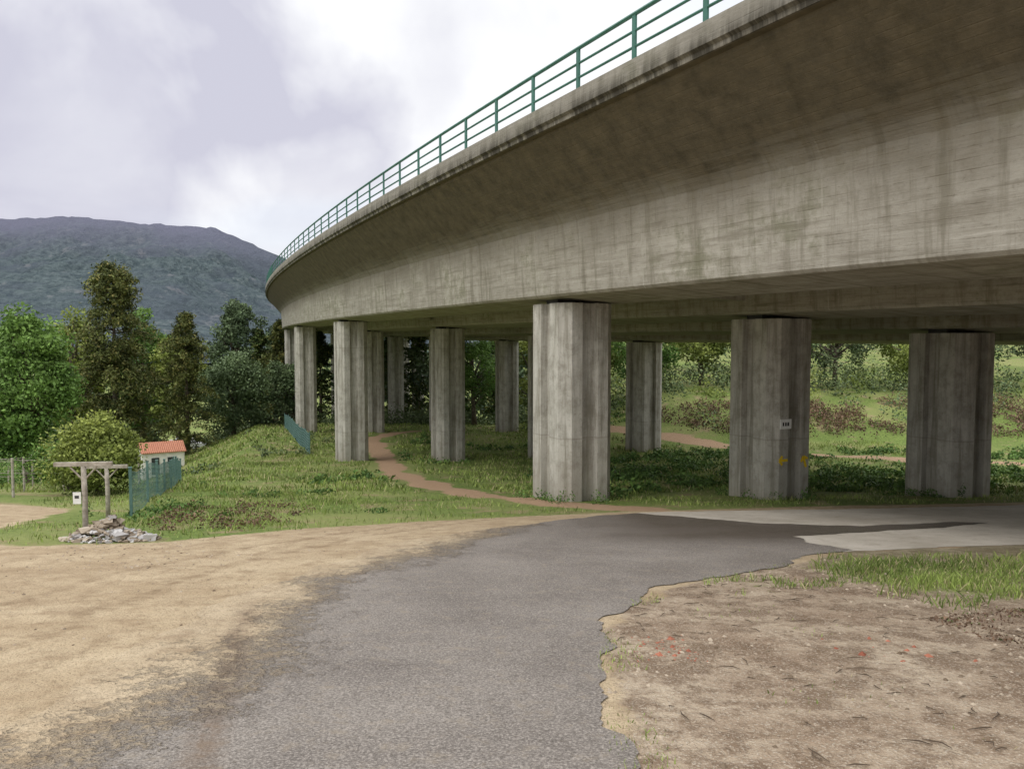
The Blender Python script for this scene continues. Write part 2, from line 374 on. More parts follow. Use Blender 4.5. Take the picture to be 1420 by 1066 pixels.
def pillar(name,x,y,ztop,ph,hx=.83,hy=.98):
    zb=float(g(x,y))-.6; c=.27; gw=.24; gd=.19
    q=[]
    def side(hx,hy): return [(-hx+c,-hy),(-gw,-hy),(-gw+.02,-hy+gd),(gw-.02,-hy+gd),(gw,-hy),(hx-c,-hy)]
    for k in range(4):
        a,b2=(hx,hy) if k%2==0 else (hy,hx)
        for p in side(a,b2):
            r=k*math.pi/2; q.append((p[0]*math.cos(r)-p[1]*math.sin(r),p[0]*math.sin(r)+p[1]*math.cos(r)))
    n=len(q); H=ztop-.07
    v=[];lev=[zb,H-.02,H]
    for li,z in enumerate(lev):
        sc=1 if li<2 else .985
        v+=[(p[0]*sc,p[1]*sc,z-zb) for p in q]
    f=[]
    for li in range(2):
        for i in range(n): f.append((li*n+i,li*n+(i+1)%n,(li+1)*n+(i+1)%n,(li+1)*n+i))
    f.append(tuple(2*n+i for i in range(n)))
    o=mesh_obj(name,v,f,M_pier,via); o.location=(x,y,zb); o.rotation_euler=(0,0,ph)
    G=Geo(); 
    for sx_ in(-.4,.4): G.box((x+math.cos(ph)*sx_,y+math.sin(ph)*sx_,ztop),( .45,.6,.16),ph)
    G.obj(name+'_bearing',M_black,via)
rows=[(-24.4,[(13.1,.3),(18.8,1.3),(24.5,2.2)]),
 (0,[(1.65,22),(7.45,22.9),(13.15,23.8),(19,24.7)]),
 (26,[(-9.35,46),(-3.8,46.8),(2.0,47.6),(8.05,48.4)]),
 (48.5,[(-17.45,67),(-11.9,67.8),(-6.2,68.6),(-.44,69.4)]),
 (73,[(-24.9,90),(-19.3,90.8),(-13.5,92),(-7.8,93)]),
 (97,[(-30.9,113),(-25.2,114),(-19.5,115),(-13.8,116)]),
 (121,[(-35.8,136.5),(-30,137),(-24.5,138),(-18.8,139)])]
ip=0
for s,pp in rows:
    ph=PHI0-K*s
    for k,(x,y) in enumerate(pp):
        pillar('pillar_%d'%ip,x,y,Z0+.001*s+TILT*(-5.6*k-1.05),ph); ip+=1
    for k in range(len(pp)-1):
        (x0,y0),(x1,y1)=pp[k],pp[k+1]
        za=Z0+.001*s+TILT*(-5.6*k-1.05); zb_=Z0+.001*s+TILT*(-5.6*(k+1)-1.05)
        a=Vector((x0,y0,za+1.12)); c2=Vector((x1,y1,zb_+1.12)); d=(c2-a); L=d.length
        G=Geo(); tl=Matrix.Rotation(-math.asin(d.z/L),3,'Y'); G.box((a+c2)/2,(L-1.9,.8,1.5),math.atan2(d.y,d.x),0,tl)
        G.obj('cross_beam',M_pier,via)
M_white=simple('white_enamel',(.72,.72,.70),(.8,.8,.78),8,.5)
M_ink=simple('ink',(.03,.03,.03),(.05,.05,.05),8,.6)
M_yel=simple('yellow_paint',(.75,.50,.01),(.85,.62,.03),12,.7)
ph=PHI0
def pface(px,py,a,zw,out=.985):
    ux,uy=math.cos(ph),math.sin(ph); nx_,ny_=math.sin(ph),-math.cos(ph)
    return (px+ux*a+nx_*out,py+uy*a+ny_*out,zw)
sg=empty('number_sign')
G=Geo(); G.box(pface(7.45,22.9,-.36,-2.35,1.0),(.40,.03,.27),ph); G.obj('plate',M_white,sg)
for i,(dx_,w,h) in enumerate([(-.10,.05,.10),(-.01,.05,.10),(.08,.06,.10)]):
    G=Geo(); G.box(pface(7.45,22.9,-.36+dx_,-2.35,1.018),(w,.006,h),ph); G.obj('digit_%d'%i,M_ink,sg)
def arrow(name,a0,z0,s,rot):
    G=Geo(); cx,sz=math.cos(rot),math.sin(rot)
    for i,(p,q2,w) in enumerate([((-1,0),(.9,0),.5),((1.05,.02),(.3,.8),.45),((1.05,-.02),(.3,-.8),.45)]):
        ax,az=p[0]*cx-p[1]*sz,p[0]*sz+p[1]*cx; bx,bz=q2[0]*cx-q2[1]*sz,q2[0]*sz+q2[1]*cx
        L=math.hypot(bx-ax,bz-az); an=math.atan2(bz-az,bx-ax)
        G.box(pface(7.45,22.9,a0+s*(ax+bx)/2,z0+s*(az+bz)/2,.986+.004*i),(s*L,.010,s*w),ph,0,Matrix.Rotation(-an,3,'Y'))
    G.obj(name,M_yel)
arrow('waymark_arrow',-.40,-3.36,.155,math.pi)
arrow('waymark_arrow.001',.40,-3.45,.16,1.9)

# ------------------------------------------------------------------ vegetation generators
def leaves(C,size,tint,aspect=.55,updir=None):
    n=len(C); a=rng.normal(size=(n,3)); a/=np.linalg.norm(a,axis=1)[:,None]
    if updir is not None: a=a*(1-updir)+np.array([0,0,1.])*updir; a/=np.linalg.norm(a,axis=1)[:,None]
    r=rng.normal(size=(n,3)); b=np.cross(a,r); b/=np.linalg.norm(b,axis=1)[:,None]+1e-9
    s=np.broadcast_to(size,(n,))[:,None]
    V=np.stack([C+a*s,C+b*s*aspect,C-a*s,C-b*s*aspect],1).reshape(-1,3)
    return V,np.arange(4*n).reshape(n,4),np.repeat(tint,4)
def merge(parts):
    V=[];F=[];T=[];o=0
    for v,f,t in parts: V.append(v);F.append(f+o);T.append(t);o+=len(v)
    return np.concatenate(V),np.concatenate(F),np.concatenate(T)
def crown(H,Rr,base,ncl,nlf,size,squash=.8,seed=0,spiky=0):
    r=np.random.default_rng(seed); cz=(H+base)/2; hz=(H-base)/2
    d=r.normal(size=(ncl,3)); d/=np.linalg.norm(d,axis=1)[:,None]
    rad=r.uniform(.35,1.0,ncl)**.6
    c=d*rad[:,None]*np.array([Rr,Rr,hz])*.86; c[:,2]+=cz
    c[:,:2]*= (1+.25*np.sin(3*np.arctan2(c[:,1],c[:,0])+seed))[:,None]
    if spiky:
        tz=np.clip((c[:,2]-base)/(H-base),0,1); c[:,:2]*=(1.15-spiky*tz)[:,None]; c[:,2]+=r.uniform(-.05,.12,ncl)*H
    rc=r.uniform(.12,.36,ncl)*Rr; ct=r.uniform(0,1,ncl)
    idx=r.integers(0,ncl,nlf); e=r.normal(size=(nlf,3)); e/=np.linalg.norm(e,axis=1)[:,None]
    e*=(r.uniform(.2,1.15,nlf)**.6)[:,None]
    P=c[idx]+e*rc[idx][:,None]*np.array([1,1,squash])
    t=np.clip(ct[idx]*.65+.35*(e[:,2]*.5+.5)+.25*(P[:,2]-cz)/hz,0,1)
    return c,P,r.uniform(.6,1.3,nlf)*size,t
def broadleaf(name,loc,H,Rr,base,m,ncl=70,nlf=9000,size=.16,seed=0,spiky=0):
    e=empty(name,loc); r=random.Random(seed)
    c,P,s,t=crown(H,Rr,base,ncl,nlf,size,seed=seed,spiky=spiky)
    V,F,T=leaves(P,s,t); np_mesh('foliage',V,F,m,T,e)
    G=Geo(); tr=H*.022+.05
    pts=[(0,0,-.4)];x0=y0=0
    for i in range(1,7):
        x0+=r.uniform(-.12,.12)*H*.06;y0+=r.uniform(-.12,.12)*H*.06; pts.append((x0,y0,H*.85*i/6))
    G.tube(pts,[tr*(1.25 if i==0 else 1-.14*i) for i in range(7)],8)
    for k in range(min(ncl,26)):
        q=Vector(c[k]); zz=max(base*.6,q.z*.62); st=Vector((x0*zz/H,y0*zz/H,zz)); mid=st.lerp(q,.5)+Vector((0,0,.06*H*r.uniform(-.2,1)))*.5
        G.tube([st,mid,q],[tr*.38,tr*.22,tr*.07],5)
    G.obj('trunk',M_bark,e,True)
    return e
def conifer_pts(H,Rr,nbr,nlf,seed,power=.75,base=.1):
    r=np.random.default_rng(seed); t=r.uniform(0,1,nbr)**.85; z=(base+(1-base)*t)*H
    az=r.uniform(0,2*np.pi,nbr); L=Rr*(1-t)**power*r.uniform(.55,1.15,nbr)+.12*Rr*r.uniform(.5,1,nbr)
    L*=1+.28*np.sin(t*23+seed)+.15*np.sin(2*az+seed)
    idx=r.integers(0,nbr,nlf); u=r.uniform(.1,1,nlf)**.7
    P=np.stack([np.cos(az[idx])*L[idx]*u,np.sin(az[idx])*L[idx]*u,z[idx]+L[idx]*(.42*u-.55*u*u)],1)
    P+=r.normal(size=(nlf,3))*(.07*Rr*(1.15-u*.4))[:,None]*np.array([1,1,.8])
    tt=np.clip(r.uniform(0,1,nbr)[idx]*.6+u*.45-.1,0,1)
    return az,L,z,P,tt
def conifer(name,loc,H,Rr,m,nbr=150,nlf=12000,size=.13,seed=0,power=.75,base=.1):
    e=empty(name,loc); az,L,z,P,t=conifer_pts(H,Rr,nbr,nlf,seed,power,base)
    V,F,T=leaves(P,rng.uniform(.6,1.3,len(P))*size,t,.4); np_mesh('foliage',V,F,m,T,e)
    G=Geo(); G.tube([(0,0,-.5),(0.05,0,H*.4),(0,.08,H*.97)],[H*.022,H*.014,.02],8)
    for k in range(0,nbr,3):
        d=Vector((math.cos(az[k]),math.sin(az[k]),0)); p=Vector((0,0,z[k]))
        G.tube([p,p+d*L[k]*.5+Vector((0,0,.07*L[k])),p+d*L[k]*.95-Vector((0,0,.1*L[k]))],[.05,.03,.012],4)
    G.obj('trunk',M_bark,e,True); return e
def at_(x,y,dz=0): return (x,y,float(g(x,y))+dz)
def H_to(x,y,topz): return topz-float(g(x,y))
def bl(name,x,y,topz,Rr,m,baseh=.15,**k):
    H=H_to(x,y,topz); return broadleaf(name,at_(x,y),H,Rr,H*baseh,m,**k)
def cf(name,x,y,topz,Rr,m,**k):
    H=H_to(x,y,topz); return conifer(name,at_(x,y),H,Rr,m,**k)
M_cedar=leafmat('foliage_cedar',(.04,.058,.018),(.15,.165,.045),(.21,.19,.06),0)
bl('chestnut_tree',-38,62,2.5,4.9,M_green,.12,nlf=24000,size=.17,ncl=110,seed=3,spiky=.5)
bl('chestnut_tree',-45,66,1.6,4.5,M_green,.12,nlf=12000,size=.18,ncl=90,seed=4)
cf('cedar_tree',-37.6,75,6.8,4.6,M_cedar,nlf=34000,nbr=260,size=.17,seed=5,power=.42,base=.05)
cf('cypress_tree',-31.3,76,2.3,3.2,M_cedar,nlf=20000,nbr=170,size=.14,seed=9,power=.5,base=.03)
bl('alder_tree',-43,92,3.2,4.2,M_green,.1,nlf=15000,size=.2,seed=12,spiky=.4)
bl('alder_tree',-38,90,1.2,3.6,M_yellow,.1,nlf=10000,size=.2,seed=13,spiky=.3)
bl('willow_tree',-29.6,84,-1.1,4.2,M_willow,.03,nlf=20000,size=.14,ncl=130,seed=14)
bl('willow_tree',-25.2,88,-1.7,2.6,M_willow,.05,nlf=8000,size=.15,seed=15)
bl('oak_tree',-62,112,5.6,5.5,M_yellow,.2,nlf=14000,size=.24,seed=16)
bl('eucalyptus_tree',-46,132,8.0,5.0,M_far,.25,nlf=13000,size=.26,ncl=60,seed=17)
bl('eucalyptus_tree',-40,134,5.6,4.0,M_far,.25,nlf=9000,size=.26,ncl=44,seed=18)
cf('pine_tree',-28.5,98,2.2,2.8,M_cedar,nlf=10000,size=.2,seed=19,power=.6)
cf('pine_tree',-33,104,1.2,2.6,M_dark,nlf=8000,size=.2,seed=20,power=.6)
cf('pine_tree',-24.2,100,.8,2.6,M_dark,nlf=8000,size=.2,seed=21,power=.6)
cf('pine_tree',-60,96,2.6,2.6,M_cedar,nlf=8000,size=.2,seed=22,power=.6)
bl('hazel_bush',-12.9,24.5,-2.35,1.75,M_yellow,.0,nlf=17000,size=.06,ncl=110,seed=23,spiky=.9)
bl('hazel_bush',-15.2,27,-3.2,1.2,M_green,.02,nlf=5000,size=.07,ncl=50,seed=24)
rt=[(6,66,2.5,3.2,M_yellow),(11,64,3,3.4,M_green),(16,67,3.5,3.5,M_yellow),(21,63,3,3.6,M_willow),(26.5,65,4,4,M_olive),(32,62,3.6,3.8,M_yellow),(37.5,66,4,4.2,M_willow),(44,64,4,4.5,M_olive),(2,78,2,3.2,M_yellow),(-4,84,1.2,3.1,M_green),(9,80,4,4.2,M_green),(19,80,5,4.5,M_yellow),(30,82,5,5,M_yellow),(42,82,6,5,M_green),(53,76,6,5,M_olive)]
for i,(x,y,tz,rr_,m) in enumerate(rt):
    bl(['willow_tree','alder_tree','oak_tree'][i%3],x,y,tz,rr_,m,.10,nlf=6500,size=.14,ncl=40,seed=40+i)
for i,(x,y,tz,rr_) in enumerate([(-13,108,1,3.4),(-18,118,1.5,3.4),(-8,104,.8,3.0),(-2,100,1,3.6),(4,104,2,4)]):
    cf('pine_tree',x,y,tz,rr_,M_dark,nlf=5000,size=.26,seed=70+i,power=.6)

parts=[]
r=np.random.default_rng(5)
for i in range(150):
    d=r.uniform(125,520); a=r.uniform(-.74,.05); x=a*d; y=d
    if i>112: d=r.uniform(95,150); a=r.uniform(-.20,.75); x=a*d;y=d
    H=r.uniform(11,19)*(1 if d<200 else 1.15); Rr=H*r.uniform(.2,.33)
    zg=float(g(x,y))
    if r.random()<.45:
        _,_,_,P,t=conifer_pts(H,Rr*.75,50,800,1000+i,.65); sz=.24+d*.0012; t=t*.35
    else:
        _,P,_,t=crown(H,Rr,H*.1,26,800,.3,seed=1000+i); sz=.24+d*.0012; t=t*.8+.1
    P=P+np.array([x,y,zg]); parts.append(leaves(P,rng.uniform(.7,1.3,len(P))*sz,t))
V,F,T=merge(parts); np_mesh('distant_trees',V,F,M_far,T)

def scatter(n,fx,fy,dens,seed):
    r=np.random.default_rng(seed); x=r.uniform(*fx,n); y=r.uniform(*fy,n); k=r.uniform(0,1,n)<dens(x,y); return x[k],y[k]
def clumps(name,fx,fy,dens,ncl,per,rad,hgt,size,m,seed):
    r=np.random.default_rng(seed); x,y=scatter(ncl,fx,fy,dens,seed); n=len(x)
    cr=r.uniform(.5,1.3,n)*rad; ch=r.uniform(.3,1.4,n)*hgt; ct=r.uniform(0,1,n)
    idx=np.repeat(np.arange(n),per); e=r.normal(size=(len(idx),3)); e/=np.linalg.norm(e,axis=1)[:,None]; e*=(r.uniform(.2,1,len(idx))**.5)[:,None]
    px=x[idx]+e[:,0]*cr[idx]; py=y[idx]+e[:,1]*cr[idx]; pz=g(px,py)+np.abs(e[:,2])*ch[idx]
    t=np.clip(ct[idx]*.6+.4*np.abs(e[:,2]),0,1)
    V,F,T=leaves(np.stack([px,py,pz],1),r.uniform(.6,1.3,len(px))*size,t); return np_mesh(name,V,F,m,T)
clumps('bracken',(7,60),(51,58.5),lambda x,y:np.where((pathdist2(x,y)>1.8)&(wob(x,y,.35,2)>-.35),.95,0),800,60,.9,.7,.08,M_brown,1)
clumps('undergrowth',(1,62),(59,75),lambda x,y:.7+0*x,230,90,1.4,2.4,.12,M_olive,2)
clumps('undergrowth',(1,62),(58,72),lambda x,y:.7+0*x,110,90,1.2,1.9,.11,M_yellow,27)
clumps('undergrowth',(7,60),(51,60),lambda x,y:np.where(pathdist2(x,y)>2.2,.8,0),60,90,1.0,1.5,.09,M_willow,22)
clumps('undergrowth',(-45,8),(84,105),lambda x,y:np.where((x/y<-.47)|(x/y>-.40),.8,0),380,80,1.3,2.0,.16,M_olive,3)
clumps('undergrowth',(-70,-26),(66,95),lambda x,y:np.where((-x-.50*y>0),.75,.0),380,80,1.3,1.8,.15,M_green,6)
clumps('undergrowth',(-60,-22),(40,66),lambda x,y:np.where((x/y<-.53),.7,.0),260,80,1.0,1.1,.11,M_green,61)
nopath=lambda x,y:(pathdist(x,y)>1.2)&(pathdist2(x,y)>1.4)
clumps('ivy_ground_cover',(1.5,34),(24,47),lambda x,y:np.where(nopath(x,y)&(wob(x,y,.5,2)+.3>0)&(y>25.5),.9,0),1400,42,.5,.4,.08,M_ivy,4)
clumps('ivy_ground_cover',(-7,10),(26,64),lambda x,y:np.where(nopath(x,y)&(wob(x,y,.4,5)>.1),.7,0),700,38,.55,.35,.09,M_ivy,5)
clumps('weeds',(-12,-3),(14,30),lambda x,y:np.where((y>np.interp(x,YB_X,YB_Y)+.6)&(wob(x,y,.8,1)>.25),.7,0),260,60,.28,.28,.04,M_ivy,8)
clumps('weeds',(-24,-10),(40,75),lambda x,y:np.where((x>-.30*y-6)&(wob(x,y,.5,3)>.3),.7,0),200,50,.6,.5,.09,M_olive,9)
clumps('dry_brush',(-7.6,-4.6),(14.6,19),lambda x,y:np.where((y>np.interp(x,YB_X,YB_Y)+.3),.8,0),60,50,.3,.22,.03,M_brown,10)
PX=np.array([p for rr2 in rows for p in rr2[1]])
def nearp(x,y):
    d=np.min(np.hypot(np.asarray(x)[:,None]-PX[None,:,0],np.asarray(y)[:,None]-PX[None,:,1]),1); return np.where((d>.95)&(d<1.7),.8,0)
clumps('weeds',(-1,22),(19.5,27),nearp,700,50,.22,.38,.035,M_ivy,13)

def blades(name,fx,fy,dens,n,h,w,seed,m=M_grass):
    r=np.random.default_rng(seed); x,y=scatter(n,fx,fy,dens,seed); n=len(x); z=g(x,y)-.01
    a=r.uniform(0,2*np.pi,n); hh=h*r.uniform(.4,1.3,n)*(1+.5*wob(x,y,2.1,5)); ww=w*r.uniform(.6,1.2,n); ln=r.normal(size=(n,2))*.35*hh[:,None]
    bx,by=np.cos(a)*ww,np.sin(a)*ww
    v=np.stack([np.stack([x-bx,y-by,z],1),np.stack([x+bx,y+by,z],1),np.stack([x+ln[:,0]*.5+bx*.6,y+ln[:,1]*.5+by*.6,z+hh*.65],1),np.stack([x+ln[:,0],y+ln[:,1],z+hh],1)],1).reshape(-1,3)
    t=np.clip(.5+.7*wob(x,y,1.3,seed)+r.uniform(-.3,.3,n),0,1)
    return np_mesh(name,v,np.arange(4*n).reshape(n,4),m,np.repeat(t,4))
def gd_mid(x,y):
    e=y-np.interp(x,YB_X,YB_Y)+wob(x,y,1.7,2)*.6; return np.where((e>-.1)&nopath(x,y),np.clip(.2+e*.25,0,1)*np.clip(.5+.9*wob(x,y,.9,7),.04,1),0)
blades('grass',(-13,24),(12.5,26),gd_mid,110000,.10,.011,21)
blades('grass',(-24,24),(25,50),gd_mid,80000,.16,.026,22)
blades('grass',(-32,10),(48,92),gd_mid,42000,.2,.055,23)
def gd_patch(x,y):
    p=patchf(x,y); return np.where(right_of_road(x,y+.1)&(p+.4*wob(x,y,3,1)>.38),np.clip(p+.1,0,1),0)
blades('grass',(2.2,12),(6.4,13.5),gd_patch,62000,.10,.007,24)
def gd_edge(x,y):
    ex=np.interp(y,RE[1:8,1],RE[1:8,0])+.12
    return np.where((np.abs(x-ex)<.18)&(wob(x,y,2.4,.6)>.1),.9,0)+np.where((wob(x,y,2.1,3.1)>.4)&(x>ex+.2),.10,0)
blades('grass',(.4,9),(3.8,11),gd_edge,44000,.035,.005,25)
clumps('dry_brush',(4.0,9),(5.8,7.8),lambda x,y:np.where(wob(x,y,1.5,2)>.0,.8,0),130,60,.22,.04,.016,M_brown,12)

def stones(name,n,fx,fy,smin,smax,dens,m,seed):
    r=np.random.default_rng(seed); x,y=scatter(n,fx,fy,dens,seed); n=len(x); s=smin+(smax-smin)*r.uniform(0,1,n)**5
    base=np.array([(1,0,0),(-1,0,0),(0,1,0),(0,-1,0),(0,0,.6),(0,0,-.6)],float)
    fc=np.array([(0,2,4),(2,1,4),(1,3,4),(3,0,4),(2,0,5),(1,2,5),(3,1,5),(0,3,5)])
    v=base[None]*r.uniform(.6,1.4,(n,6,1))*s[:,None,None]; a=r.uniform(0,6.3,n)
    ca,sa=np.cos(a)[:,None],np.sin(a)[:,None]; vx=v[:,:,0]*ca-v[:,:,1]*sa; vy=v[:,:,0]*sa+v[:,:,1]*ca
    V=np.stack([vx+x[:,None],vy+y[:,None],v[:,:,2]+(g(x,y)+s*.1)[:,None]],-1).reshape(-1,3)
    F=(fc[None]+np.arange(n)[:,None,None]*6).reshape(-1,3)
    return np_mesh(name,V,F,m,rng.uniform(0,1,n).repeat(6))
def stonemat(name,a,b_):
    m,nt,b=mat(name,.95,.1); gg=N(nt,'ShaderNodeNewGeometry'); nt.links.new(mix(nt,gg.outputs['Random Per Island'],a,b_),b.inputs['Base Color']); return m
M_stone=stonemat('pebble',(.12,.085,.055),(.48,.40,.31))
M_brick=stonemat('brick_bits',(.24,.085,.055),(.42,.17,.11))
M_twig=simple('twig_wood',(.07,.05,.035),(.13,.095,.065),5,.9)
rgt=lambda x,y:np.where(y<np.interp(x,RE[1:,0],RE[1:,1])-.05,np.clip(.35+wob(x,y,1.3,2),0,1),0)
stones('gravel',28000,(.6,10),(3,12),.003,.026,rgt,M_stone,31)
lft=lambda x,y:np.where((x<-2.2)&(y<np.interp(x,YB_X,YB_Y)),np.clip(.25+wob(x,y,1.1,2),0,1),0)
stones('gravel',16000,(-11,-2.2),(4,15),.003,.024,lft,M_stone,32)
stones('gravel',6000,(-3,6),(3.5,16),.003,.014,lambda x,y:np.where(x>-3,np.clip(wob(x,y,1.6,3)+.1,0,1),0),M_stone,35)
stones('brick_rubble',110,(.95,1.5),(5.9,6.8),.008,.035,rgt,M_brick,33)
stones('brick_rubble',80,(2.6,3.6),(5.9,6.7),.008,.035,rgt,M_brick,34)
G=Geo()
for i in range(300):
    x=random.uniform(.9,8); y=random.uniform(3.6,10)
    if y>np.interp(x,RE[1:,0],RE[1:,1])-.2: continue
    a=random.uniform(0,6.3); L=random.uniform(.03,.2); z=plane_z(x,y)+.008
    x2,y2=x+math.cos(a)*L,y+math.sin(a)*L
    G.tube([(x,y,z),((x+x2)/2+random.uniform(-.03,.03),(y+y2)/2,plane_z((x+x2)/2,(y+y2)/2)+.015),(x2,y2,plane_z(x2,y2)+.008)],[.002,.0045,.002],5)
G.obj('twigs',M_twig)

# ------------------------------------------------------------------ small built things on the left
M_wood=simple('weathered_wood',(.24,.21,.17),(.46,.42,.36),9,.9,bmp=.4)
def tpost(name,x,y,h,arm,rot,sign=False):
    e=empty(name,at_(x,y)); G=Geo()
    G.tube([(0,0,-.3),(.01,0,h*.5),(0,0,h-.08)],[.05,.047,.043],8); G.obj('post',M_wood,e,True)
    G=Geo(); c,s=math.cos(rot),math.sin(rot); G.box((0,0,h-.045),(arm,.06,.07),rot); G.obj('cross_arm',M_wood,e)
    G=Geo(); G.tube([(c*.22,s*.22,h-.09),(c*.03,s*.03,h-.3)],[.015,.015],6); G.tube([(-c*.22,-s*.22,h-.09),(-c*.03,-s*.03,h-.3)],[.015,.015],6); G.obj('braces',M_wood,e)
    if sign:
        G=Geo(); G.box((-.09,-.065,h-.62),(.13,.012,.2),.1); G.obj('notice_plate',M_white,e)
        G=Geo(); G.box((-.09,-.074,h-.60),(.07,.004,.05),.1); G.obj('notice_mark',M_ink,e)
    return e
tpost('vine_trellis_post',-7.35,13.5,1.32,.95,.1,True)
tpost('vine_trellis_post',-8.55,16.6,1.15,.85,.1)
G=Geo(); vp=[]
for rI in range(4):
    for k in range(9):
        x=-14.6-k*1.5; y=23+rI*2.6+k*.35; z=float(g(x,y))
        G.tube([(x,y,z-.2),(x,y,z+1.15)],[.045,.04],6)
        if k<8:
            x2,y2=x-1.5,y+.35; z2=float(g(x2,y2))
            for hz in(.6,1.05): G.tube([(x,y,z+hz),(x2,y2,z2+hz)],[.006,.006],4)
        vp.append((x-.7,y+.15,z))
vy=empty('vineyard'); G.obj('trellis',M_wood,vy)
PP=[];TT=[]
for (x,y,z) in vp:
    n=120; p=rng.normal(size=(n,3))*np.array([.55,.14,.22])+np.array([x,y,z+.85]); PP.append(p); TT.append(rng.uniform(0,1,n))
V,F,T=leaves(np.concatenate(PP),.05,np.concatenate(TT)); np_mesh('vine_leaves',V,F,M_green,T,vy)
M_fence=simple('fence_green',(.09,.17,.155),(.14,.24,.22),3,.55)
def fence(name,pts,h,sp=.09,posts=2.5,wire=.012):
    e=empty(name); G=Geo(); GP=Geo()
    for (a,b2) in zip(pts[:-1],pts[1:]):
        a=Vector(a);b2=Vector(b2); L=(b2-a).length; n=int(L/sp); ang=math.atan2(b2.y-a.y,b2.x-a.x)
        for i in range(n+1):
            p=a.lerp(b2,i/n); z=float(g(p.x,p.y)); G.box((p.x,p.y,z+h/2+.02),(wire,wire,h),ang)
        k=max(1,int(L/posts))
        for i in range(k+1):
            p=a.lerp(b2,i/k); z=float(g(p.x,p.y)); GP.box((p.x,p.y,z+h/2-.05),(.06,.06,h+.3),ang); 
            GP.box((p.x,p.y,z+h+.11),(.075,.075,.03),ang)
        for hz in np.linspace(.05,h,8):
            P=[a.lerp(b2,i/12) for i in range(13)]
            G.tube([(p.x,p.y,float(g(p.x,p.y))+hz) for p in P],[wire*.6]*13,4)
    G.obj('mesh_panels',M_fence,e); GP.obj('fence_posts',M_fence,e)
fence('wire_mesh_fence',[(-8.2,16.9),(-9.5,20.5),(-13.9,33),(-20.9,48)],.95,.16,2.4,.009)
fence('wire_mesh_fence',[(-12.7,49.5),(-16.5,60),(-21,73)],1.3,.34,2.5,.03)
G=Geo(); rd=random.Random(4)
M_rub=stonemat('rubble_stone',(.17,.13,.09),(.46,.39,.31))
M_rubw=stonemat('rubble_plaster',(.30,.28,.27),(.58,.57,.56))
for i in range(420):
    a=rd.uniform(0,6.3); q=rd.random()**.7; x=-6.75+math.cos(a)*q*.8; y=13.25+math.sin(a)*q*.5
    hz=max(0,(1-q*1.05))*(.42 if x<-6.7 else .25); s=rd.uniform(.015,.065)
    if i<7: s=rd.uniform(.09,.14)
    v=[]
    for k in range(8):
        v.append(((1 if k&1 else -1)*s*rd.uniform(.5,1.3),(1 if k&2 else -1)*s*rd.uniform(.5,1.2),(1 if k&4 else -1)*s*rd.uniform(.15,.6)))
    M_=Matrix.Rotation(rd.uniform(0,3),3,'Z')@Matrix.Rotation(rd.uniform(-.8,.8),3,'X')
    zz=plane_z(x,y)+hz*rd.uniform(.6,1)+.015
    v=[M_@Vector(p)+Vector((x,y,zz)) for p in v]
    G.add(v,[(0,2,3,1),(4,5,7,6),(0,1,5,4),(2,6,7,3),(0,4,6,2),(1,3,7,5)],rd.choice((0,0,1)))
G.obj('rubble_pile',[M_rub,M_rubw])

def house(x,y,rot,w,d,hw,hr):
    e=empty('farm_house',at_(x,y)); e.rotation_euler=(0,0,rot)
    mw=simple('limewash',(.66,.64,.60),(.78,.76,.72),3,.9); 
    mt,nt,b=mat('roof_tiles',.85,.2); co=objco(nt); w_=N(nt,'ShaderNodeTexWave',bands_direction='X'); w_.inputs['Scale'].default_value=2.2; nt.links.new(co,w_.inputs[0])
    c=mix(nt,noise(nt,co,3),(.44,.17,.10),(.62,.30,.20)); c=mix(nt,maprange(nt,w_.outputs['Fac'],.1,.4,.5,0),c,(.2,.07,.045)); nt.links.new(c,b.inputs['Base Color']); bump(nt,b,w_.outputs['Fac'],.8,.05)
    md=simple('dark_glass',(.03,.035,.04),(.05,.06,.06),3,.3)
    G=Geo(); hx,hy=w/2,d/2
    v=[(-hx,-hy,-1),(hx,-hy,-1),(hx,hy,-1),(-hx,hy,-1),(-hx,-hy,hw),(hx,-hy,hw),(hx,hy,hw),(-hx,hy,hw),(-hx,0,hw+hr),(hx,0,hw+hr)]
    G.add(v,[(0,1,5,4),(2,3,7,6),(1,2,6,9,5),(3,0,4,8,7)]); G.obj('walls',mw,e)
    G=Geo(); o=.12
    for sgn in(-1,1):
        yl=sgn*(hy+o); zl=hw-o*hr/hy
        q=[(-hx-o,yl,zl+.01),(hx+o,yl,zl+.01),(hx+o,0,hw+hr+.01),(-hx-o,0,hw+hr+.01)]; q2=[(a,b_,c_+.07) for a,b_,c_ in q]
        G.add(q+q2,[(0,1,2,3),(4,5,6,7),(0,1,5,4),(1,2,6,5),(3,0,4,7)])
    G.obj('roof',mt,e)
    G=Geo(); G.box((.5,-hy-.02,hw*.62),(.45,.06,.5)); G.box((-.6,-hy-.02,hw*.4),(.55,.06,1.3)); G.box((-hx-.02,0,hw*.7),(.06,.4,.45)); G.obj('windows_and_door',md,e)
    G=Geo(); G.box((.8,.3,hw+hr*.9),(.22,.22,.4)); G.obj('chimney',mw,e)
house(-27.6,62,.55,3.0,2.6,1.75,.6)
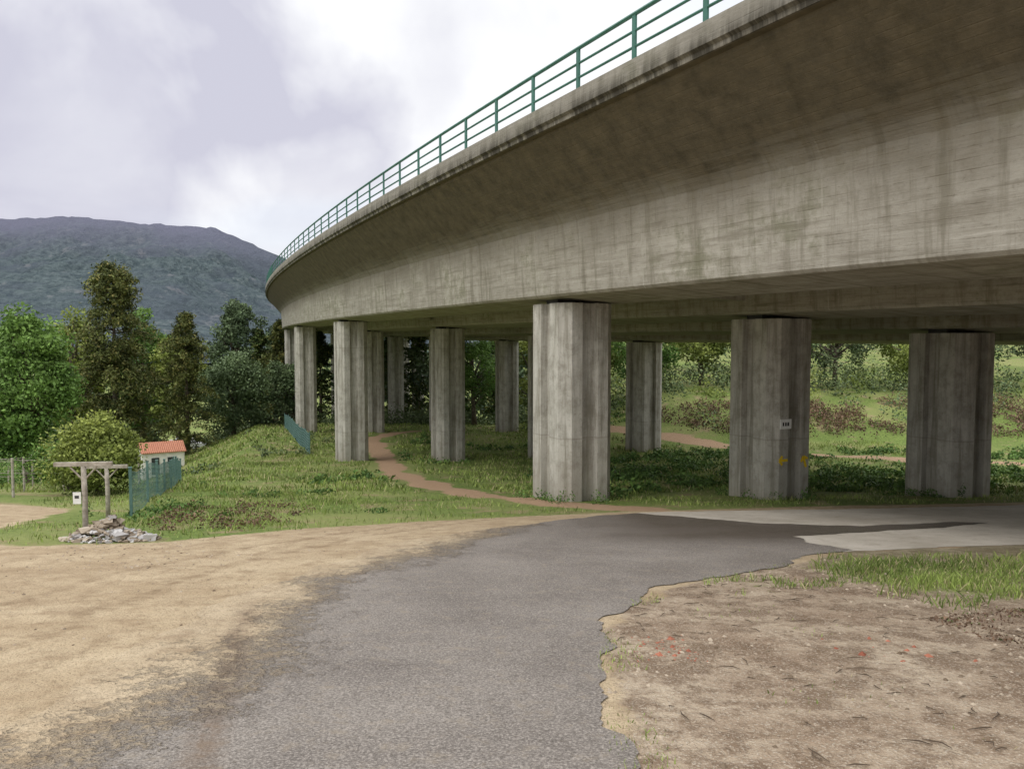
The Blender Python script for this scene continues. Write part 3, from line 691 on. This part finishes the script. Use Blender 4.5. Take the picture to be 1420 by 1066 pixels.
def car(x,y,rot):
    e=empty('parked_car',at_(x,y)); e.rotation_euler=(0,0,rot)
    mb=simple('car_white',(.7,.7,.7),(.78,.78,.78),2,.3,.5); gl=simple('car_glass',(.02,.02,.03),(.04,.04,.05),2,.1,.5); ty=simple('tyre',(.02,.02,.02),(.04,.04,.04),5)
    prof=[(-2.0,.35),(-2.05,.75),(-1.9,.92),(-1.5,1.0),(-1.05,1.42),(.45,1.46),(1.05,1.0),(1.75,.88),(2.0,.68),(2.02,.35)]
    G=Geo(); v=[(p[0],sy*(.82 if p[1]<1.1 else .66),p[1]) for sy in(-1,1) for p in prof]; n=len(prof)
    G.add(v,[tuple(range(n)),tuple(range(2*n-1,n-1,-1))]+[(i,i+n,(i+1)%n+n,(i+1)%n) for i in range(n)]); G.obj('body',mb,e)
    G=Geo()
    for sy in(-1,1):
        q=[(-1.3,sy*.83,1.02),(.85,sy*.83,1.02),(.4,sy*.70,1.38),(-1.0,sy*.70,1.36)]; G.add(q,[(0,1,2,3)])
    G.obj('windows',gl,e)
    G=Geo()
    for wx in(-1.25,1.3):
        for sy in(-.78,.78): G.tube([(wx,sy-.1,.32),(wx,sy+.1,.32)],[.32,.32],14)
    G.obj('wheels',ty,e)
car(-35.5,86,.2)

# ------------------------------------------------------------------ mountain
RX=[-6000,-3200,-2200,-1614,-1364,-1160,-930,-840,-700,-477,-230,200,1200,3000]
RZ=[120,230,320,372,382,362,348,308,246,130,45,10,30,20]
mx=np.linspace(-4200,2500,420); my=np.linspace(850,3400,200)
MX,MY=np.meshgrid(mx,my)
def fbm(x,y,f,seed,oct=5):
    o=0;a=1
    for i in range(oct):
        o=o+a*np.abs(wob(x,y,f,seed+i*1.7)); a*=.55; f*=2.03
    return o
wx=MX+60*wob(MX,MY,.004,2); wy=MY+60*wob(MX,MY,.004,7)
rid=np.interp(MX*2500/np.maximum(MY,1200)*.5+MX*.5,RX,RZ)
t=np.clip((MY-850)/(2500-850),0,1); env=t**1.25
MZ=-26+ (rid+26)*env - fbm(wx,wy,.0055,1)*125*env*(1-smooth(MY,2150,2500)*.95) + fbm(wx,wy,.05,1,2)*8*env
MZ=np.where(MY>2500,MZ-(MY-2500)*.12,MZ)
V=np.stack([MX.ravel(),MY.ravel(),MZ.ravel()],1); n2=len(mx)
ii=np.arange(len(my)-1)[:,None]*n2+np.arange(n2-1)[None,:]
F=np.stack([ii,ii+1,ii+n2+1,ii+n2],-1).reshape(-1,4)
mm,nt,b=mat('mountain_forest_hazed',1,0.0); co=objco(nt)
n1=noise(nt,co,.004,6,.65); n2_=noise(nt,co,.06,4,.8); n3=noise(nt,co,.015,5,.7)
c=mix(nt,maprange(nt,n2_,.38,.62),(.058,.078,.088),(.125,.155,.16))  # forest tones shifted blue-grey, aerial haze painted into the base colour
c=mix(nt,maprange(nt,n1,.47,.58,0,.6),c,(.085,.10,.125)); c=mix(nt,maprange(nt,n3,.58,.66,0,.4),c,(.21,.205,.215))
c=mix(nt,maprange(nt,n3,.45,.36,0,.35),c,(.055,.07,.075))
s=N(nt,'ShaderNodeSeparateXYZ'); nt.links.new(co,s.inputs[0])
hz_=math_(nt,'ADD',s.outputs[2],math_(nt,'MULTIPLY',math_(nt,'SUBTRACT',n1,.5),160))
c=mix(nt,maprange(nt,hz_,200,360,0,.8),c,(.165,.165,.225))  # paler painted haze towards the summit
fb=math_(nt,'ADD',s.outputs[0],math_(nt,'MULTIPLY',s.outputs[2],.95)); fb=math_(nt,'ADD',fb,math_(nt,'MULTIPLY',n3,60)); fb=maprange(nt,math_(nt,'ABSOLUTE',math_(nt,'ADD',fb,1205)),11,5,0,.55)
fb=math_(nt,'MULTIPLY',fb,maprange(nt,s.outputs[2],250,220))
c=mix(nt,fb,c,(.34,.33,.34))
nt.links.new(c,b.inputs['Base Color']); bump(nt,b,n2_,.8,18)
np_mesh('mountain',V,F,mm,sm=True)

# ------------------------------------------------------------------ sky, sun, camera
SUN_EL=R(48); SUN_AZ=R(222)
w=bpy.data.worlds.new('World'); scene.world=w; w.use_nodes=True; nt=w.node_tree; nt.nodes.clear()
out=N(nt,'ShaderNodeOutputWorld'); bg=N(nt,'ShaderNodeBackground'); bg.inputs[1].default_value=.1
sky=N(nt,'ShaderNodeTexSky',sky_type='NISHITA'); sky.sun_disc=False; sky.sun_elevation=SUN_EL; sky.sun_rotation=SUN_AZ
tc=N(nt,'ShaderNodeTexCoord'); sp=N(nt,'ShaderNodeSeparateXYZ'); nt.links.new(tc.outputs['Generated'],sp.inputs[0])
zz=math_(nt,'ADD',math_(nt,'MAXIMUM',sp.outputs[2],0),.2)
cb=N(nt,'ShaderNodeCombineXYZ'); nt.links.new(math_(nt,'DIVIDE',sp.outputs[0],zz),cb.inputs[0]); nt.links.new(math_(nt,'DIVIDE',sp.outputs[1],zz),cb.inputs[1])
mp=N(nt,'ShaderNodeMapping'); mp.inputs['Location'].default_value=(3.1,1.7,0); nt.links.new(cb.outputs[0],mp.inputs[0])
c1=noise(nt,mp.outputs[0],.9,5,.5,.5); c2=noise(nt,mp.outputs[0],.5,3,.5); c3=noise(nt,tc.outputs['Generated'],5,5,.5,.2)
def blob(d,lo,hi):
    d=Vector(d).normalized(); v=N(nt,'ShaderNodeVectorMath',operation='DOT_PRODUCT'); nt.links.new(tc.outputs['Generated'],v.inputs[0]); v.inputs[1].default_value=d
    q=math_(nt,'ADD',v.outputs['Value'],math_(nt,'MULTIPLY',math_(nt,'SUBTRACT',c3,.5),.07))
    return maprange(nt,q,lo,hi)
bank=blob((-.50,1,.22),.945,.985); bank2=blob((-.20,1,.29),.965,1.0); gap=blob((-.31,1,.12),.990,1.004)
dk=math_(nt,'ADD',math_(nt,'MULTIPLY',c1,.40),math_(nt,'MULTIPLY',bank,.46)); dk=math_(nt,'ADD',dk,math_(nt,'MULTIPLY',bank2,.24)); dk=math_(nt,'ADD',dk,math_(nt,'MULTIPLY',math_(nt,'SUBTRACT',c3,.5),.4))
dk=math_(nt,'SUBTRACT',dk,math_(nt,'MULTIPLY',gap,.45))
dk=maprange(nt,dk,.28,.68)
cc=mix(nt,dk,(10.4,10.5,10.7),(6.4,6.4,7.5))
blue=maprange(nt,c2,.54,.66,0,.2)
skyc=mix(nt,1.0,sky.outputs[0],(2.2,2.2,2.2),'MULTIPLY')
cc=mix(nt,blue,cc,skyc)
zen=maprange(nt,sp.outputs[2],.42,.95,1,1.9)
zc=N(nt,'ShaderNodeVectorMath',operation='SCALE'); nt.links.new(cc,zc.inputs[0]); nt.links.new(zen,zc.inputs['Scale'])
nt.links.new(zc.outputs[0],bg.inputs[0]); nt.links.new(bg.outputs[0],out.inputs[0])

sl=bpy.data.lights.new('sun','SUN'); sl.energy=1.2; sl.angle=R(25); sl.color=(1,.96,.90)
so=link(bpy.data.objects.new('sun',sl)); 
d=Vector((math.sin(SUN_AZ)*math.cos(SUN_EL),math.cos(SUN_AZ)*math.cos(SUN_EL),math.sin(SUN_EL)))
so.rotation_euler=d.to_track_quat('Z','Y').to_euler()

cam=bpy.data.cameras.new('camera'); cam.sensor_width=36; cam.lens=36*1100/1420; cam.clip_end=12000; cam.clip_start=.05
co_=link(bpy.data.objects.new('camera',cam)); co_.location=(0,0,0); co_.rotation_euler=(R(90-3.28),0,0)
scene.camera=co_
scene.view_settings.view_transform='Standard'; scene.view_settings.look='None'; scene.view_settings.exposure=0
